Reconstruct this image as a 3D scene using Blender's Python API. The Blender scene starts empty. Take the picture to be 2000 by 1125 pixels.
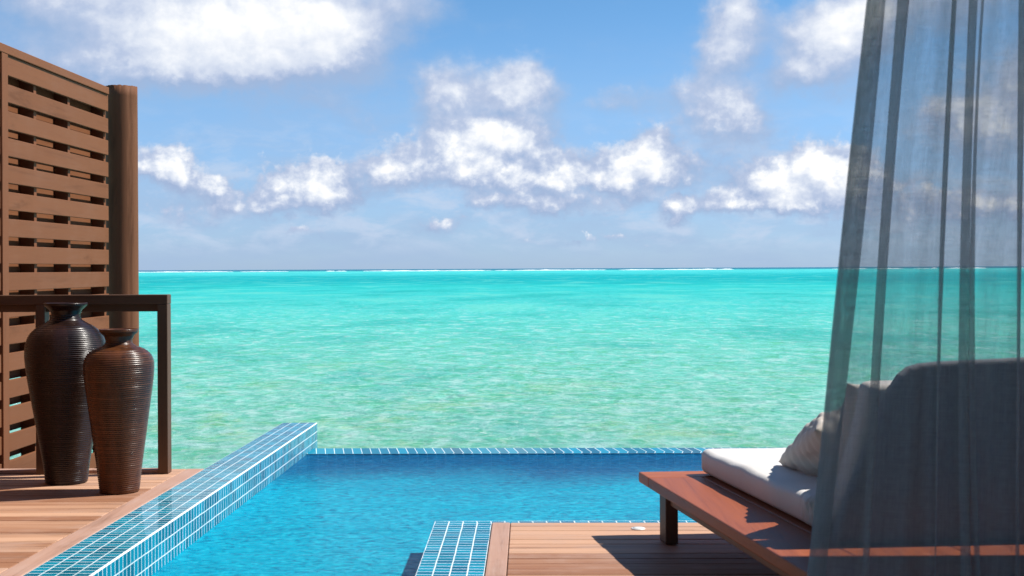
import bpy, bmesh, math, random
from math import sin, cos, tan, pi, radians, sqrt, exp
from mathutils import Vector, Matrix, Euler

random.seed(11)
S = bpy.context.scene
COL = S.collection

# ------------------------------------------------------------------ camera
F = 2600.0                      # focal length in photo pixels (photo is 2000 wide)
CAM_Z = 1.22
ROLL = radians(0.275)
cam_d = bpy.data.cameras.new("camera")
cam = bpy.data.objects.new("camera", cam_d)
COL.objects.link(cam)
cam_d.sensor_width = 36.0
cam_d.lens = 36.0 * F / 2000.0
cam_d.shift_y = -0.0190
cam_d.clip_start = 0.05
cam_d.clip_end = 80000
cam.matrix_world = Matrix.Translation((0, 0, CAM_Z)) @ Matrix.Rotation(pi / 2, 4, 'X') @ Matrix.Rotation(-ROLL, 4, 'Z')
cam_d.dof.use_dof = True
cam_d.dof.focus_distance = 12.0
cam_d.dof.aperture_fstop = 7.5
S.camera = cam

# ------------------------------------------------------------------ view / light
S.view_settings.view_transform = 'Standard'
S.view_settings.look = 'None'
S.view_settings.exposure = 0.4
S.view_settings.gamma = 1.0
S.view_settings.use_curve_mapping = False
SUN_EL = radians(51)
SUN_AZ = radians(11)           # from +x towards +y
to_sun = Vector((cos(SUN_EL) * cos(SUN_AZ), cos(SUN_EL) * sin(SUN_AZ), sin(SUN_EL)))
sun_d = bpy.data.lights.new("sun", 'SUN')
sun_d.energy = 4.8
sun_d.angle = radians(0.53)
sun_d.color = (1.0, 0.955, 0.88)
sun = bpy.data.objects.new("sun", sun_d)
sun.rotation_euler = (-to_sun).to_track_quat('-Z', 'Y').to_euler()
sun.location = to_sun * 40
COL.objects.link(sun)


class NT:
    """small helper for node trees"""
    def __init__(self, nt):
        self.nt = nt
        self.n = nt.nodes
        self.l = nt.links

    def node(self, t, **kw):
        nd = self.n.new(t)
        for k, v in kw.items():
            setattr(nd, k, v)
        return nd

    def put(self, sock, v):
        if isinstance(v, bpy.types.NodeSocket):
            self.l.new(v, sock)
        elif v is not None:
            if hasattr(sock.default_value, '__len__') and not hasattr(v, '__len__'):
                v = [v] * len(sock.default_value)
            if hasattr(sock.default_value, '__len__') and len(sock.default_value) == 4 and len(v) == 3:
                v = (*v, 1)
            sock.default_value = v

    def math(self, op, a, b=None, c=None, clamp=False):
        nd = self.node('ShaderNodeMath', operation=op, use_clamp=clamp)
        self.put(nd.inputs[0], a)
        self.put(nd.inputs[1], b)
        self.put(nd.inputs[2], c)
        return nd.outputs[0]

    def vmath(self, op, a, b=None, c=None):
        nd = self.node('ShaderNodeVectorMath', operation=op)
        self.put(nd.inputs[0], a)
        if op == 'SCALE':
            self.put(nd.inputs[3], b)
        else:
            self.put(nd.inputs[1], b)
            if c is not None:
                self.put(nd.inputs[2], c)
        return nd.outputs['Value'] if op in ('DOT_PRODUCT', 'LENGTH', 'DISTANCE') else nd.outputs['Vector']

    def sep(self, v):
        nd = self.node('ShaderNodeSeparateXYZ')
        self.put(nd.inputs[0], v)
        return nd.outputs

    def comb(self, x, y, z):
        nd = self.node('ShaderNodeCombineXYZ')
        for i, q in enumerate((x, y, z)):
            self.put(nd.inputs[i], q)
        return nd.outputs[0]

    def noise(self, v, scale=1.0, detail=4, rough=0.55, dist=0.0, lac=2.0, color=False):
        nd = self.node('ShaderNodeTexNoise')
        self.put(nd.inputs['Vector'], v)
        self.put(nd.inputs['Scale'], scale)
        self.put(nd.inputs['Detail'], detail)
        self.put(nd.inputs['Roughness'], rough)
        self.put(nd.inputs['Lacunarity'], lac)
        self.put(nd.inputs['Distortion'], dist)
        return nd.outputs['Color'] if color else nd.outputs[0]

    def smooth(self, v, a, b, lo=0.0, hi=1.0):
        nd = self.node('ShaderNodeMapRange', interpolation_type='SMOOTHSTEP')
        self.put(nd.inputs['Value'], v)
        for k, q in zip(('From Min', 'From Max', 'To Min', 'To Max'), (a, b, lo, hi)):
            self.put(nd.inputs[k], q)
        return nd.outputs[0]

    def lin(self, v, a, b, lo=0.0, hi=1.0):
        nd = self.node('ShaderNodeMapRange')
        self.put(nd.inputs['Value'], v)
        for k, q in zip(('From Min', 'From Max', 'To Min', 'To Max'), (a, b, lo, hi)):
            self.put(nd.inputs[k], q)
        return nd.outputs[0]

    def mix(self, f, a, b, blend='MIX'):
        nd = self.node('ShaderNodeMix', data_type='RGBA', blend_type=blend)
        self.put(nd.inputs[0], f)
        self.put(nd.inputs[6], a)
        self.put(nd.inputs[7], b)
        return nd.outputs[2]

    def ramp(self, f, stops, interp='LINEAR'):
        nd = self.node('ShaderNodeValToRGB')
        cr = nd.color_ramp
        cr.interpolation = interp
        while len(cr.elements) < len(stops):
            cr.elements.new(0.5)
        for e, (p, c) in zip(cr.elements, stops):
            e.position = p
            e.color = (*c, 1)
        self.put(nd.inputs[0], f)
        return nd.outputs[0]

    def bump(self, h, strength=0.3, dist=0.01, normal=None):
        nd = self.node('ShaderNodeBump')
        self.put(nd.inputs['Height'], h)
        self.put(nd.inputs['Strength'], strength)
        self.put(nd.inputs['Distance'], dist)
        if normal is not None:
            self.put(nd.inputs['Normal'], normal)
        return nd.outputs[0]


def srgb(r, g, b):
    f = lambda c: (c / 255 / 12.92) if c / 255 <= 0.04045 else ((c / 255 + 0.055) / 1.055) ** 2.4
    return (f(r), f(g), f(b))


# ------------------------------------------------------------------ sky with cumulus clouds
def build_world():
    w = bpy.data.worlds.new("World")
    S.world = w
    w.use_nodes = True
    t = NT(w.node_tree)
    t.n.clear()
    out = t.node('ShaderNodeOutputWorld')
    bg = t.node('ShaderNodeBackground')
    t.l.new(bg.outputs[0], out.inputs[0])
    sky = t.node('ShaderNodeTexSky', sky_type='NISHITA')
    sky.sun_disc = False
    sky.sun_elevation = SUN_EL
    sky.sun_rotation = pi / 2 - SUN_AZ
    sky.altitude = 0
    sky.air_density = 1.0
    sky.dust_density = 0.2
    sky.ozone_density = 2.5
    STR = 0.08
    tc = t.node('ShaderNodeTexCoord')
    d = tc.outputs['Generated']
    dx, dy, dz = t.sep(d)
    # direction -> (azimuth, elevation) in hundreds of "photo pixels" (26 units per radian)
    az = t.math('ARCTAN2', dx, dy)
    el = t.math('ARCSINE', dz)
    ax = t.math('MULTIPLY', az, F / 100)
    ay = t.math('MULTIPLY', el, F / 100)
    P = t.comb(ax, ay, 0.0)
    # edge warp
    wn = t.noise(P, 0.9, 5, 0.6, color=True)
    wv = t.vmath('SUBTRACT', wn, (0.5, 0.5, 0.5))
    Pw = t.vmath('MULTIPLY_ADD', wv, (0.95, 0.75, 0.0), P)
    wn2 = t.noise(P, 3.4, 4, 0.6, color=True)
    Pw = t.vmath('MULTIPLY_ADD', t.vmath('SUBTRACT', wn2, (0.5, 0.5, 0.5)), (0.34, 0.3, 0.0), Pw)
    # (px, py, rx, ry, weight) in photo pixels
    blobs = [
        (560, 60, 165, 88, 1.5), (430, 105, 130, 60, 1.15), (660, 95, 95, 60, 0.95), (265, 60, 190, 95, 0.95), (140, 20, 90, 50, 0.6), (200, 150, 120, 45, 0.55),
        (500, 135, 190, 35, 0.6), (790, 25, 85, 55, 0.62), (330, 165, 110, 35, 0.35),
        (1018, 188, 76, 56, 1.35), (880, 190, 62, 56, 1.1),
        (915, 300, 80, 50, 1.35), (1005, 272, 62, 26, 1.05), (775, 338, 60, 40, 1.0), (1090, 325, 95, 34, 0.72), (950, 352, 130, 20, 0.55),
        (1275, 285, 32, 26, 1.0), (1235, 315, 42, 30, 0.8), (1310, 335, 90, 30, 0.66), (1170, 345, 80, 20, 0.5),
        (1415, 235, 76, 56, 1.45), (1440, 60, 44, 78, 1.25), (1400, 130, 45, 44, 0.9), (1600, 110, 85, 72, 1.35), (1680, 60, 70, 60, 1.2), (1540, 165, 65, 28, 0.6),
        (1500, 398, 130, 20, 0.62), (1590, 375, 85, 34, 0.8), (1110, 358, 130, 22, 0.5), (1245, 350, 75, 26, 0.6), (1545, 345, 85, 42, 1.0), (1605, 312, 42, 26, 1.0), (1480, 370, 50, 24, 0.75), (1640, 350, 60, 40, 0.8),
        (640, 352, 50, 36, 1.25), (560, 365, 42, 30, 0.85), (530, 402, 48, 24, 0.75), (650, 392, 60, 24, 0.72),
        (345, 325, 46, 26, 1.2), (360, 352, 26, 26, 0.9), (300, 345, 36, 16, 0.7), (425, 368, 34, 22, 1.15), (440, 412, 36, 26, 0.62), (350, 420, 40, 22, 0.5),
        (1050, 402, 62, 20, 0.8), (955, 398, 46, 16, 0.72), (1320, 418, 30, 20, 0.85), (1150, 405, 60, 22, 0.5), (1240, 390, 40, 18, 0.55), (880, 440, 60, 14, 0.45), (600, 455, 60, 12, 0.45), (1440, 412, 110, 14, 0.5),
        (1210, 200, 70, 28, 0.5), (1340, 180, 60, 28, 0.45), (620, 210, 100, 30, 0.42), (720, 240, 60, 20, 0.3), (1130, 470, 150, 10, 0.35),
        (1880, 260, 110, 60, 0.9), (1830, 30, 120, 60, 0.9), (1980, 180, 90, 60, 0.7), (1800, 400, 120, 30, 0.7), (1950, 420, 100, 25, 0.7),
        (100, 350, 120, 60, 1.0), (-150, 200, 200, 90, 1.0), (2250, 300, 200, 70, 1.0), (2300, 60, 250, 100, 1.0), (-200, 420, 200, 40, 0.9),
    ]
    D = None
    U = None
    for (px, py, rx, ry, wt) in blobs:
        if py > 250:
            rx, ry, wt = rx * 1.06, ry * 1.12, wt * 1.26
        cx, cy = (px - 1000) / 100, (524.5 - (px - 1000) * 0.0048 - py) / 100
        if D is not None:     # chain the blobs so that they are evaluated one after another
            Pw = t.vmath('MULTIPLY_ADD', t.comb(D, U, 0.0), (1e-7, 1e-7, 0), Pw)
        q = t.vmath('MULTIPLY_ADD', Pw, (100 / rx, 100 / ry, 0), (-cx * 100 / rx, -cy * 100 / ry, 0))
        r2 = t.vmath('DOT_PRODUCT', q, q)
        g = t.math('MULTIPLY', t.math('POWER', exp(-0.95), r2), wt)
        qy = t.sep(q)[1]
        gu = t.math('MULTIPLY', g, qy)
        D = g if D is None else t.math('ADD', D, g)
        U = gu if U is None else t.math('ADD', U, gu)
    # far away from the photographed part of the sky: generic broken cloud
    gen = t.noise(t.vmath('MULTIPLY', P, (0.16, 0.3, 1)), 1.0, 5, 0.6)
    away = t.smooth(t.math('MAXIMUM', t.math('SUBTRACT', t.math('ABSOLUTE', ax), 12.0), t.math('SUBTRACT', ay, 6.5)), 0.0, 3.0)
    D = t.math('ADD', D, t.math('MULTIPLY', away, t.smooth(gen, 0.5, 0.75, 0.0, 1.2)))
    # billows
    n1 = t.noise(t.vmath('MULTIPLY', P, (1.0, 1.15, 1)), 1.7, 8, 0.56, 0.15)
    n1b = t.noise(t.vmath('ADD', t.vmath('MULTIPLY', P, (1.0, 1.15, 1)), (0.13, 0.2, 0)), 1.7, 8, 0.56, 0.15)
    nl = t.noise(t.vmath('MULTIPLY', P, (0.55, 1.0, 1)), 1.0, 6, 0.6)
    dens = t.math('ADD', D, t.math('MULTIPLY', t.math('SUBTRACT', n1, 0.5), t.lin(ay, 1.0, 4.5, 1.35, 0.62)))
    dens = t.math('ADD', dens, t.math('MULTIPLY_ADD', nl, 0.7, -0.35))
    low = t.smooth(ay, 4.2, 1.6)
    nf = t.noise(P, 5.5, 6, 0.6, 0.2)
    dens = t.math('ADD', dens, t.math('MULTIPLY', low, t.math('MULTIPLY_ADD', nf, 1.1, -0.55)))
    rel = t.math('DIVIDE', U, t.math('ADD', D, 0.08))
    crisp = t.smooth(rel, -0.5, 0.5, 0.5, -0.12)
    alpha = t.smooth(dens, t.lin(ay, 1.0, 4.5, 0.26, 0.12), t.math('ADD', t.lin(ay, 1.0, 4.5, 0.74, 1.1), crisp))
    # veil of thin haze-cloud low over the sea
    veil = t.math('MULTIPLY', t.smooth(ay, 5.0, 0.2), t.smooth(t.noise(t.vmath('MULTIPLY', P, (0.35, 1.3, 1)), 1.0, 6, 0.6), 0.35, 0.7, 0.30, 0.80))
    # lighting of the clouds: tops towards the sun bright, bases grey-blue
    lit = t.math('MULTIPLY_ADD', rel, 0.46, 0.5)
    lit = t.math('ADD', lit, t.math('MULTIPLY', t.math('SUBTRACT', n1, n1b), t.lin(ay, 1.0, 4.5, 1.9, 0.5)))
    lit = t.math('ADD', lit, t.math('MULTIPLY_ADD', t.smooth(dens, 0.5, 1.9), 0.70, -0.34), clamp=True)
    ccol = t.ramp(lit, [(0.0, (3.5, 4.5, 6.6)), (0.4, (4.9, 5.7, 7.5)), (0.72, (7.4, 7.9, 8.9)), (1.0, (10.2, 10.2, 10.2))])
    # sky colour: Nishita, slightly cooled
    tint = t.ramp(t.lin(dz, 0.0, 0.25), [(0.0, (0.63, 0.90, 1.58)), (0.5, (0.74, 1.02, 1.36)), (1.0, (0.56, 0.95, 1.18))])
    sc = t.mix(1.0, sky.outputs[0], tint, 'MULTIPLY')
    vcol = (3.7, 5.0, 7.1, 1)
    sc = t.mix(veil, sc, vcol)
    lowb = t.noise(t.vmath('MULTIPLY', P, (0.75, 1.9, 1)), 1.0, 7, 0.6, 0.3)
    lowm = t.math('MULTIPLY', t.smooth(ay, 0.15, 0.7), t.smooth(ay, 3.4, 1.4))
    lowf = t.math('MULTIPLY', t.math('MULTIPLY', t.smooth(lowb, 0.44, 0.64), lowm), 0.72)
    sc = t.mix(lowf, sc, (5.5, 6.5, 8.2, 1))
    halo = t.math('MULTIPLY', t.smooth(t.math('ADD', D, t.math('MULTIPLY_ADD', nl, 1.6, -0.8)), 0.0, 0.95), 0.62)
    sc = t.mix(halo, sc, (3.6, 4.9, 7.0, 1))
    full = t.mix(t.math('MULTIPLY', alpha, 0.96), sc, ccol)
    # below the horizon
    full = t.mix(t.smooth(dz, -0.002, -0.03), full, (1.2, 2.6, 2.8, 1))
    t.l.new(full, bg.inputs[0])
    bg.inputs[1].default_value = STR
    w.cycles.sampling_method = 'MANUAL'
    w.cycles.sample_map_resolution = 512


build_world()

# ------------------------------------------------------------------ geometry helpers


def ray(px, py):
    u, v = (px - 1000) / F, -(py - 524.5) / F
    return Vector((u * cos(ROLL) + v * sin(ROLL), 1.0, -u * sin(ROLL) + v * cos(ROLL)))


def on_z(px, py, z):
    r = ray(px, py)
    k = (z - CAM_Z) / r.z
    return Vector((r.x * k, k, z))


def on_y(px, py, y):
    r = ray(px, py)
    return Vector((r.x * y, y, CAM_Z + r.z * y))


def finish(name, bm, mat, parent=None, smooth=False, bevel=0.0, segs=2):
    me = bpy.data.meshes.new(name)
    bm.normal_update()
    bm.to_mesh(me)
    bm.free()
    o = bpy.data.objects.new(name, me)
    COL.objects.link(o)
    for m in (mat if isinstance(mat, (list, tuple)) else [mat]):
        me.materials.append(m)
    if smooth:
        me.polygons.foreach_set('use_smooth', [True] * len(me.polygons))
    if bevel:
        md = o.modifiers.new('bevel', 'BEVEL')
        md.width = bevel
        md.segments = segs
        md.limit_method = 'ANGLE'
        md.harden_normals = False
    if parent is not None:
        o.parent = parent
        o.matrix_parent_inverse = parent.matrix_world.inverted()
    return o


def tag(o, label, cat, group=None, kind=None):
    o['label'] = label
    o['category'] = cat
    if group:
        o['group'] = group
    if kind:
        o['kind'] = kind
    return o


def structure(o, kind='structure'):
    o['kind'] = kind
    return o


def thing(name, loc, label, cat, group=None):
    o = bpy.data.objects.new(name, None)
    o.empty_display_size = 0.1
    COL.objects.link(o)
    o.matrix_world = Matrix.Translation(loc)
    o.location = loc
    bpy.context.view_layer.update()
    return tag(o, label, cat, group)


def box(bm, lo, hi, mat=None, mi=0):
    vs = [bm.verts.new(Vector((x, y, z))) for z in (lo[2], hi[2]) for y in (lo[1], hi[1]) for x in (lo[0], hi[0])]
    if mat is not None:
        for v in vs:
            v.co = mat @ v.co
    fs = []
    for q in ((0, 2, 3, 1), (4, 5, 7, 6), (0, 1, 5, 4), (2, 6, 7, 3), (0, 4, 6, 2), (1, 3, 7, 5)):
        f = bm.faces.new([vs[i] for i in q])
        f.material_index = mi
        fs.append(f)
    return fs


def prism(bm, pts, z0, z1, mi=0):
    lo = [bm.verts.new((p[0], p[1], z0)) for p in pts]
    hi = [bm.verts.new((p[0], p[1], z1)) for p in pts]
    n = len(pts)
    fs = [bm.faces.new(hi), bm.faces.new(lo[::-1])]
    for i in range(n):
        fs.append(bm.faces.new((lo[i], lo[(i + 1) % n], hi[(i + 1) % n], hi[i])))
    for f in fs:
        f.material_index = mi
    return fs


def quad_uv(bm, pts, uvs, uvl, mi=0):
    vs = [bm.verts.new(p) for p in pts]
    f = bm.faces.new(vs)
    f.material_index = mi
    for lp, uv in zip(f.loops, uvs):
        lp[uvl].uv = uv
    return f


def lathe(bm, prof, segs=96, c=(0, 0, 0)):
    rings = []
    for r, z in prof:
        rings.append([bm.verts.new((c[0] + r * cos(2 * pi * i / segs), c[1] + r * sin(2 * pi * i / segs), c[2] + z)) for i in range(segs)])
    for a, b in zip(rings, rings[1:]):
        for i in range(segs):
            j = (i + 1) % segs
            bm.faces.new((a[i], a[j], b[j], b[i]))
    bm.faces.new(rings[0][::-1])
    bm.faces.new(rings[-1])


def new_mat(name):
    m = bpy.data.materials.new(name)
    m.use_nodes = True
    t = NT(m.node_tree)
    p = m.node_tree.nodes['Principled BSDF']
    return m, t, p


# ------------------------------------------------------------------ materials
def wood(name, base, alt, grain_axis=0, rough=0.5, grain=1.0, streak=(0.9, 1.1), spec=0.4, scale=1.0, wear=None, wear_amt=0.0, knots=False, coat=0.0, island=0.55, ao=None):
    """plank wood: random tint per board, grain along one local axis"""
    m, t, p = new_mat(name)
    geo = t.node('ShaderNodeNewGeometry')
    tc = t.node('ShaderNodeTexCoord')
    sc = [22 * scale] * 3
    sc[grain_axis] = 0.9 * scale
    off = t.comb(t.math('MULTIPLY', geo.outputs['Random Per Island'], 37.0), t.math('MULTIPLY', geo.outputs['Random Per Island'], 91.0), 0.0)
    v0 = t.vmath('ADD', tc.outputs['Object'], off)
    v = t.vmath('MULTIPLY', v0, sc)
    g1 = t.noise(v, 1.0, 6, 0.62, 0.6)
    g2 = t.noise(t.vmath('MULTIPLY', v, (3.2, 3.2, 3.2)), 1.0, 4, 0.7)
    big = t.noise(v0, 2.3, 4, 0.6)
    f = t.math('MULTIPLY_ADD', t.math('SUBTRACT', g1, 0.5), 1.5 * grain, 0.5)
    f = t.math('ADD', f, t.math('MULTIPLY_ADD', g2, 0.5 * grain, -0.25 * grain))
    f = t.math('ADD', f, t.math('MULTIPLY_ADD', geo.outputs['Random Per Island'], island, -island / 2), clamp=True)
    c = t.mix(f, base, alt)
    dark = t.smooth(g1, 0.30, 0.44, 1.0, 0.0)
    c = t.mix(t.math('MULTIPLY', dark, 0.45 * grain), c, tuple(q * 0.35 for q in base))
    st = t.noise(t.vmath('MULTIPLY', v0, [0.6 if i == grain_axis else 2.6 for i in range(3)]), 1.6, 5, 0.65, 0.4)
    c = t.mix(t.math('MULTIPLY', t.smooth(st, 0.58, 0.70), 0.38), c, tuple(q * 0.42 for q in base))
    if wear is not None:
        wf = t.math('MULTIPLY', t.smooth(t.math('ADD', t.math('MULTIPLY', big, 0.65), t.math('MULTIPLY', g2, 0.35)), 0.45, 0.68), wear_amt)
        c = t.mix(wf, c, wear)
    t.put(p.inputs['Base Color'], c)
    t.put(p.inputs['Roughness'], t.math('ADD', rough - 0.08, t.math('MULTIPLY', g1, 0.2)))
    p.inputs['Specular IOR Level'].default_value = spec
    p.inputs['Coat Weight'].default_value = coat
    p.inputs['Coat Roughness'].default_value = 0.25
    t.put(p.inputs['Normal'], t.bump(t.math('ADD', g1, t.math('MULTIPLY', g2, 0.5)), 0.35 * grain, 0.004))
    return m


def tile_mat(name, tint=1.0):
    """glazed blue mosaic, white grout; UV in metres; u across the tile's long side"""
    m, t, p = new_mat(name)
    uv = t.node('ShaderNodeUVMap')
    br = t.node('ShaderNodeTexBrick')
    br.offset = 0.0
    br.squash = 1.0
    wob = t.noise(uv.outputs[0], 9.0, 2, 0.5, color=True)
    v = t.vmath('MULTIPLY_ADD', t.vmath('SUBTRACT', wob, (0.5, 0.5, 0.5)), (0.006, 0.004, 0), uv.outputs[0])
    t.put(br.inputs['Vector'], v)
    br.inputs['Scale'].default_value = 1.0
    br.inputs['Mortar Size'].default_value = 0.0027
    br.inputs['Mortar Smooth'].default_value = 0.25
    br.inputs['Bias'].default_value = 0.0
    br.inputs['Brick Width'].default_value = TILE_L
    br.inputs['Row Height'].default_value = TILE_W
    br.inputs['Color1'].default_value = (0.001 * tint, 0.270 * tint, 0.390 * tint, 1)
    br.inputs['Color2'].default_value = (0.001 * tint, 0.105 * tint, 0.175 * tint, 1)
    br.inputs['Mortar'].default_value = (0.78, 0.84, 0.85, 1)
    fac = br.outputs['Fac']
    col = br.outputs['Color']
    n = t.noise(uv.outputs[0], 60.0, 3, 0.6)
    n2 = t.noise(uv.outputs[0], 3.5, 4, 0.6)
    col = t.mix(t.math('MULTIPLY', t.smooth(n2, 0.45, 0.75), 0.35), col, (0.002, 0.16, 0.20, 1))
    gcol = t.mix(t.smooth(n2, 0.35, 0.7), (0.80, 0.85, 0.86, 1), (0.56, 0.68, 0.70, 1))
    col = t.mix(fac, col, gcol)
    t.n.remove(p)
    h = t.math('ADD', t.math('MULTIPLY', fac, -1.0), t.math('MULTIPLY', n, 0.05))
    nb = t.bump(h, 0.3, 0.003)
    dif = t.node('ShaderNodeBsdfDiffuse')
    t.put(dif.inputs[0], col)
    t.put(dif.inputs[2], nb)
    gl = t.node('ShaderNodeBsdfGlossy')
    t.put(gl.inputs['Color'], (0.80, 0.94, 1.0, 1))
    t.put(gl.inputs['Roughness'], t.math('MULTIPLY_ADD', n, 0.06, 0.04))
    t.put(gl.inputs['Normal'], nb)
    fr = t.node('ShaderNodeFresnel')
    fr.inputs[0].default_value = 1.45
    t.put(fr.inputs[1], nb)
    mx = t.node('ShaderNodeMixShader')
    t.put(mx.inputs[0], t.math('MULTIPLY', fr.outputs[0], t.math('MULTIPLY_ADD', fac, -0.55, 0.60)))
    t.l.new(dif.outputs[0], mx.inputs[1])
    t.l.new(gl.outputs[0], mx.inputs[2])
    t.l.new(mx.outputs[0], t.n['Material Output'].inputs[0])
    return m


TILE_L, TILE_W = 0.0673, 0.0510
M_TILE = tile_mat('glazed_mosaic')


def plain(name, col, rough=0.5, spec=0.4, bump_scale=0, bump=0.1, var=0.0):
    m, t, p = new_mat(name)
    tc = t.node('ShaderNodeTexCoord')
    n = t.noise(tc.outputs['Object'], bump_scale or 8.0, 5, 0.6)
    c = t.mix(t.smooth(n, 0.3, 0.7), tuple(q * (1 - var) for q in col), tuple(min(1, q * (1 + var)) for q in col))
    t.put(p.inputs['Base Color'], c)
    p.inputs['Roughness'].default_value = rough
    p.inputs['Specular IOR Level'].default_value = spec
    if bump_scale:
        t.put(p.inputs['Normal'], t.bump(n, bump, 0.004))
    return m


M_GROUT = plain('white_grout', (0.80, 0.84, 0.85), 0.6, 0.3, 60, 0.15, 0.08)
M_DECK = wood('teak_decking', (0.31, 0.140, 0.074), (0.58, 0.335, 0.210), 0, 0.62, 1.0, spec=0.25, wear=(0.46, 0.30, 0.23), wear_amt=0.7, island=1.35)
M_DECK_Y = wood('teak_border', (0.40, 0.215, 0.145), (0.48, 0.29, 0.215), 1, 0.62, 0.9, spec=0.3, wear=(0.50, 0.34, 0.28), wear_amt=0.6)
M_FENCE = wood('brown_stained_timber', (0.170, 0.064, 0.028), (0.225, 0.090, 0.042), 1, 0.65, 0.45, spec=0.12, wear=(0.22, 0.100, 0.056), wear_amt=0.45, island=0.35)
M_FENCE_Z = wood('brown_stained_upright', (0.170, 0.064, 0.028), (0.215, 0.086, 0.041), 2, 0.65, 0.45, spec=0.12, island=0.3)
M_POST = wood('brown_round_timber', (0.135, 0.054, 0.025), (0.22, 0.092, 0.046), 2, 0.65, 0.8, spec=0.12, scale=0.7, island=0.0)
M_RAIL = wood('dark_rail_timber', (0.085, 0.040, 0.020), (0.13, 0.064, 0.035), 0, 0.55, 0.6, spec=0.35, island=0.3)
M_RAIL_Z = wood('dark_rail_upright', (0.090, 0.043, 0.022), (0.13, 0.064, 0.035), 2, 0.55, 0.6, spec=0.35, island=0.2)
M_BED = wood('oiled_red_hardwood', (0.245, 0.062, 0.022), (0.38, 0.108, 0.042), 1, 0.46, 1.1, spec=0.25, coat=0.03, island=0.3)
M_BED_X = wood('oiled_red_hardwood_end', (0.34, 0.088, 0.027), (0.46, 0.135, 0.045), 0, 0.46, 1.0, spec=0.25, coat=0.03, island=0.2)
M_BEDLEG = wood('dark_hardwood_leg', (0.09, 0.045, 0.028), (0.14, 0.075, 0.05), 2, 0.5, 0.6, spec=0.4, island=0.2)
M_BEDSIDE = wood('weathered_hardwood_side', (0.17, 0.085, 0.050), (0.26, 0.14, 0.085), 1, 0.55, 0.7, spec=0.4, island=0.3)
M_SHADE_WOOD = wood('eave_timber', (0.10, 0.05, 0.03), (0.15, 0.08, 0.05), 0, 0.7, 0.6, spec=0.2)


def fabric(name, col, scale=900.0, rough=0.85, fold=0.0):
    m, t, p = new_mat(name)
    tc = t.node('ShaderNodeTexCoord')
    o = tc.outputs['Object']
    n = t.noise(o, scale * 0.4, 3, 0.6)
    b = t.noise(o, 3.0, 4, 0.6)
    c = t.mix(t.smooth(b, 0.3, 0.75), col, tuple(q * 0.93 for q in col))
    c = t.mix(t.math('MULTIPLY', n, 0.10), c, tuple(q * 0.6 for q in col))
    t.put(p.inputs['Base Color'], c)
    p.inputs['Roughness'].default_value = rough
    p.inputs['Specular IOR Level'].default_value = 0.15
    p.inputs['Sheen Weight'].default_value = 0.15
    big = t.noise(t.vmath('MULTIPLY', o, (1, 1.0, 1)), 11.0, 5, 0.55, 0.8)
    h = t.math('ADD', t.math('MULTIPLY', n, 0.12), t.math('MULTIPLY', big, 0.8))
    t.put(p.inputs['Normal'], t.bump(h, 0.35 + fold, 0.012))
    return m


M_MATT = fabric('cream_canvas', (0.76, 0.72, 0.68))
M_PILLOW = fabric('beige_cotton', (0.66, 0.59, 0.52), fold=0.1)
M_PILLOW2 = fabric('cream_cotton', (0.74, 0.70, 0.65), fold=0.1)


def vase_mat(name, ca, cb):
    m, t, p = new_mat(name)
    tc = t.node('ShaderNodeTexCoord')
    o = tc.outputs['Object']
    st = t.noise(t.vmath('MULTIPLY', o, (9, 9, 2.0)), 1.0, 5, 0.65, 0.5)
    sp = t.noise(o, 38.0, 4, 0.7)
    rg = t.noise(t.vmath('MULTIPLY', o, (3, 3, 160)), 1.0, 3, 0.6)
    c = t.mix(t.smooth(st, 0.36, 0.64), ca, cb)
    c = t.mix(t.math('MULTIPLY', t.smooth(rg, 0.5, 0.7), 0.55), c, tuple(q * 1.9 for q in cb))
    c = t.mix(t.math('MULTIPLY', t.smooth(sp, 0.66, 0.76), 0.5), c, (0.20, 0.15, 0.11))
    t.put(p.inputs['Base Color'], c)
    t.put(p.inputs['Roughness'], t.math('MULTIPLY_ADD', sp, 0.2, 0.20))
    p.inputs['Specular IOR Level'].default_value = 0.38
    t.put(p.inputs['Normal'], t.bump(t.math('ADD', rg, t.math('MULTIPLY', sp, 0.12)), 0.25, 0.003))
    return m


M_VASE_A = vase_mat('dark_lacquer', (0.010, 0.0045, 0.0035), (0.026, 0.010, 0.0065))
M_VASE_B = vase_mat('brown_lacquer', (0.045, 0.015, 0.006), (0.105, 0.035, 0.012))


# ------------------------------------------------------------------ sea
SEA_Z = -2.0


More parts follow.
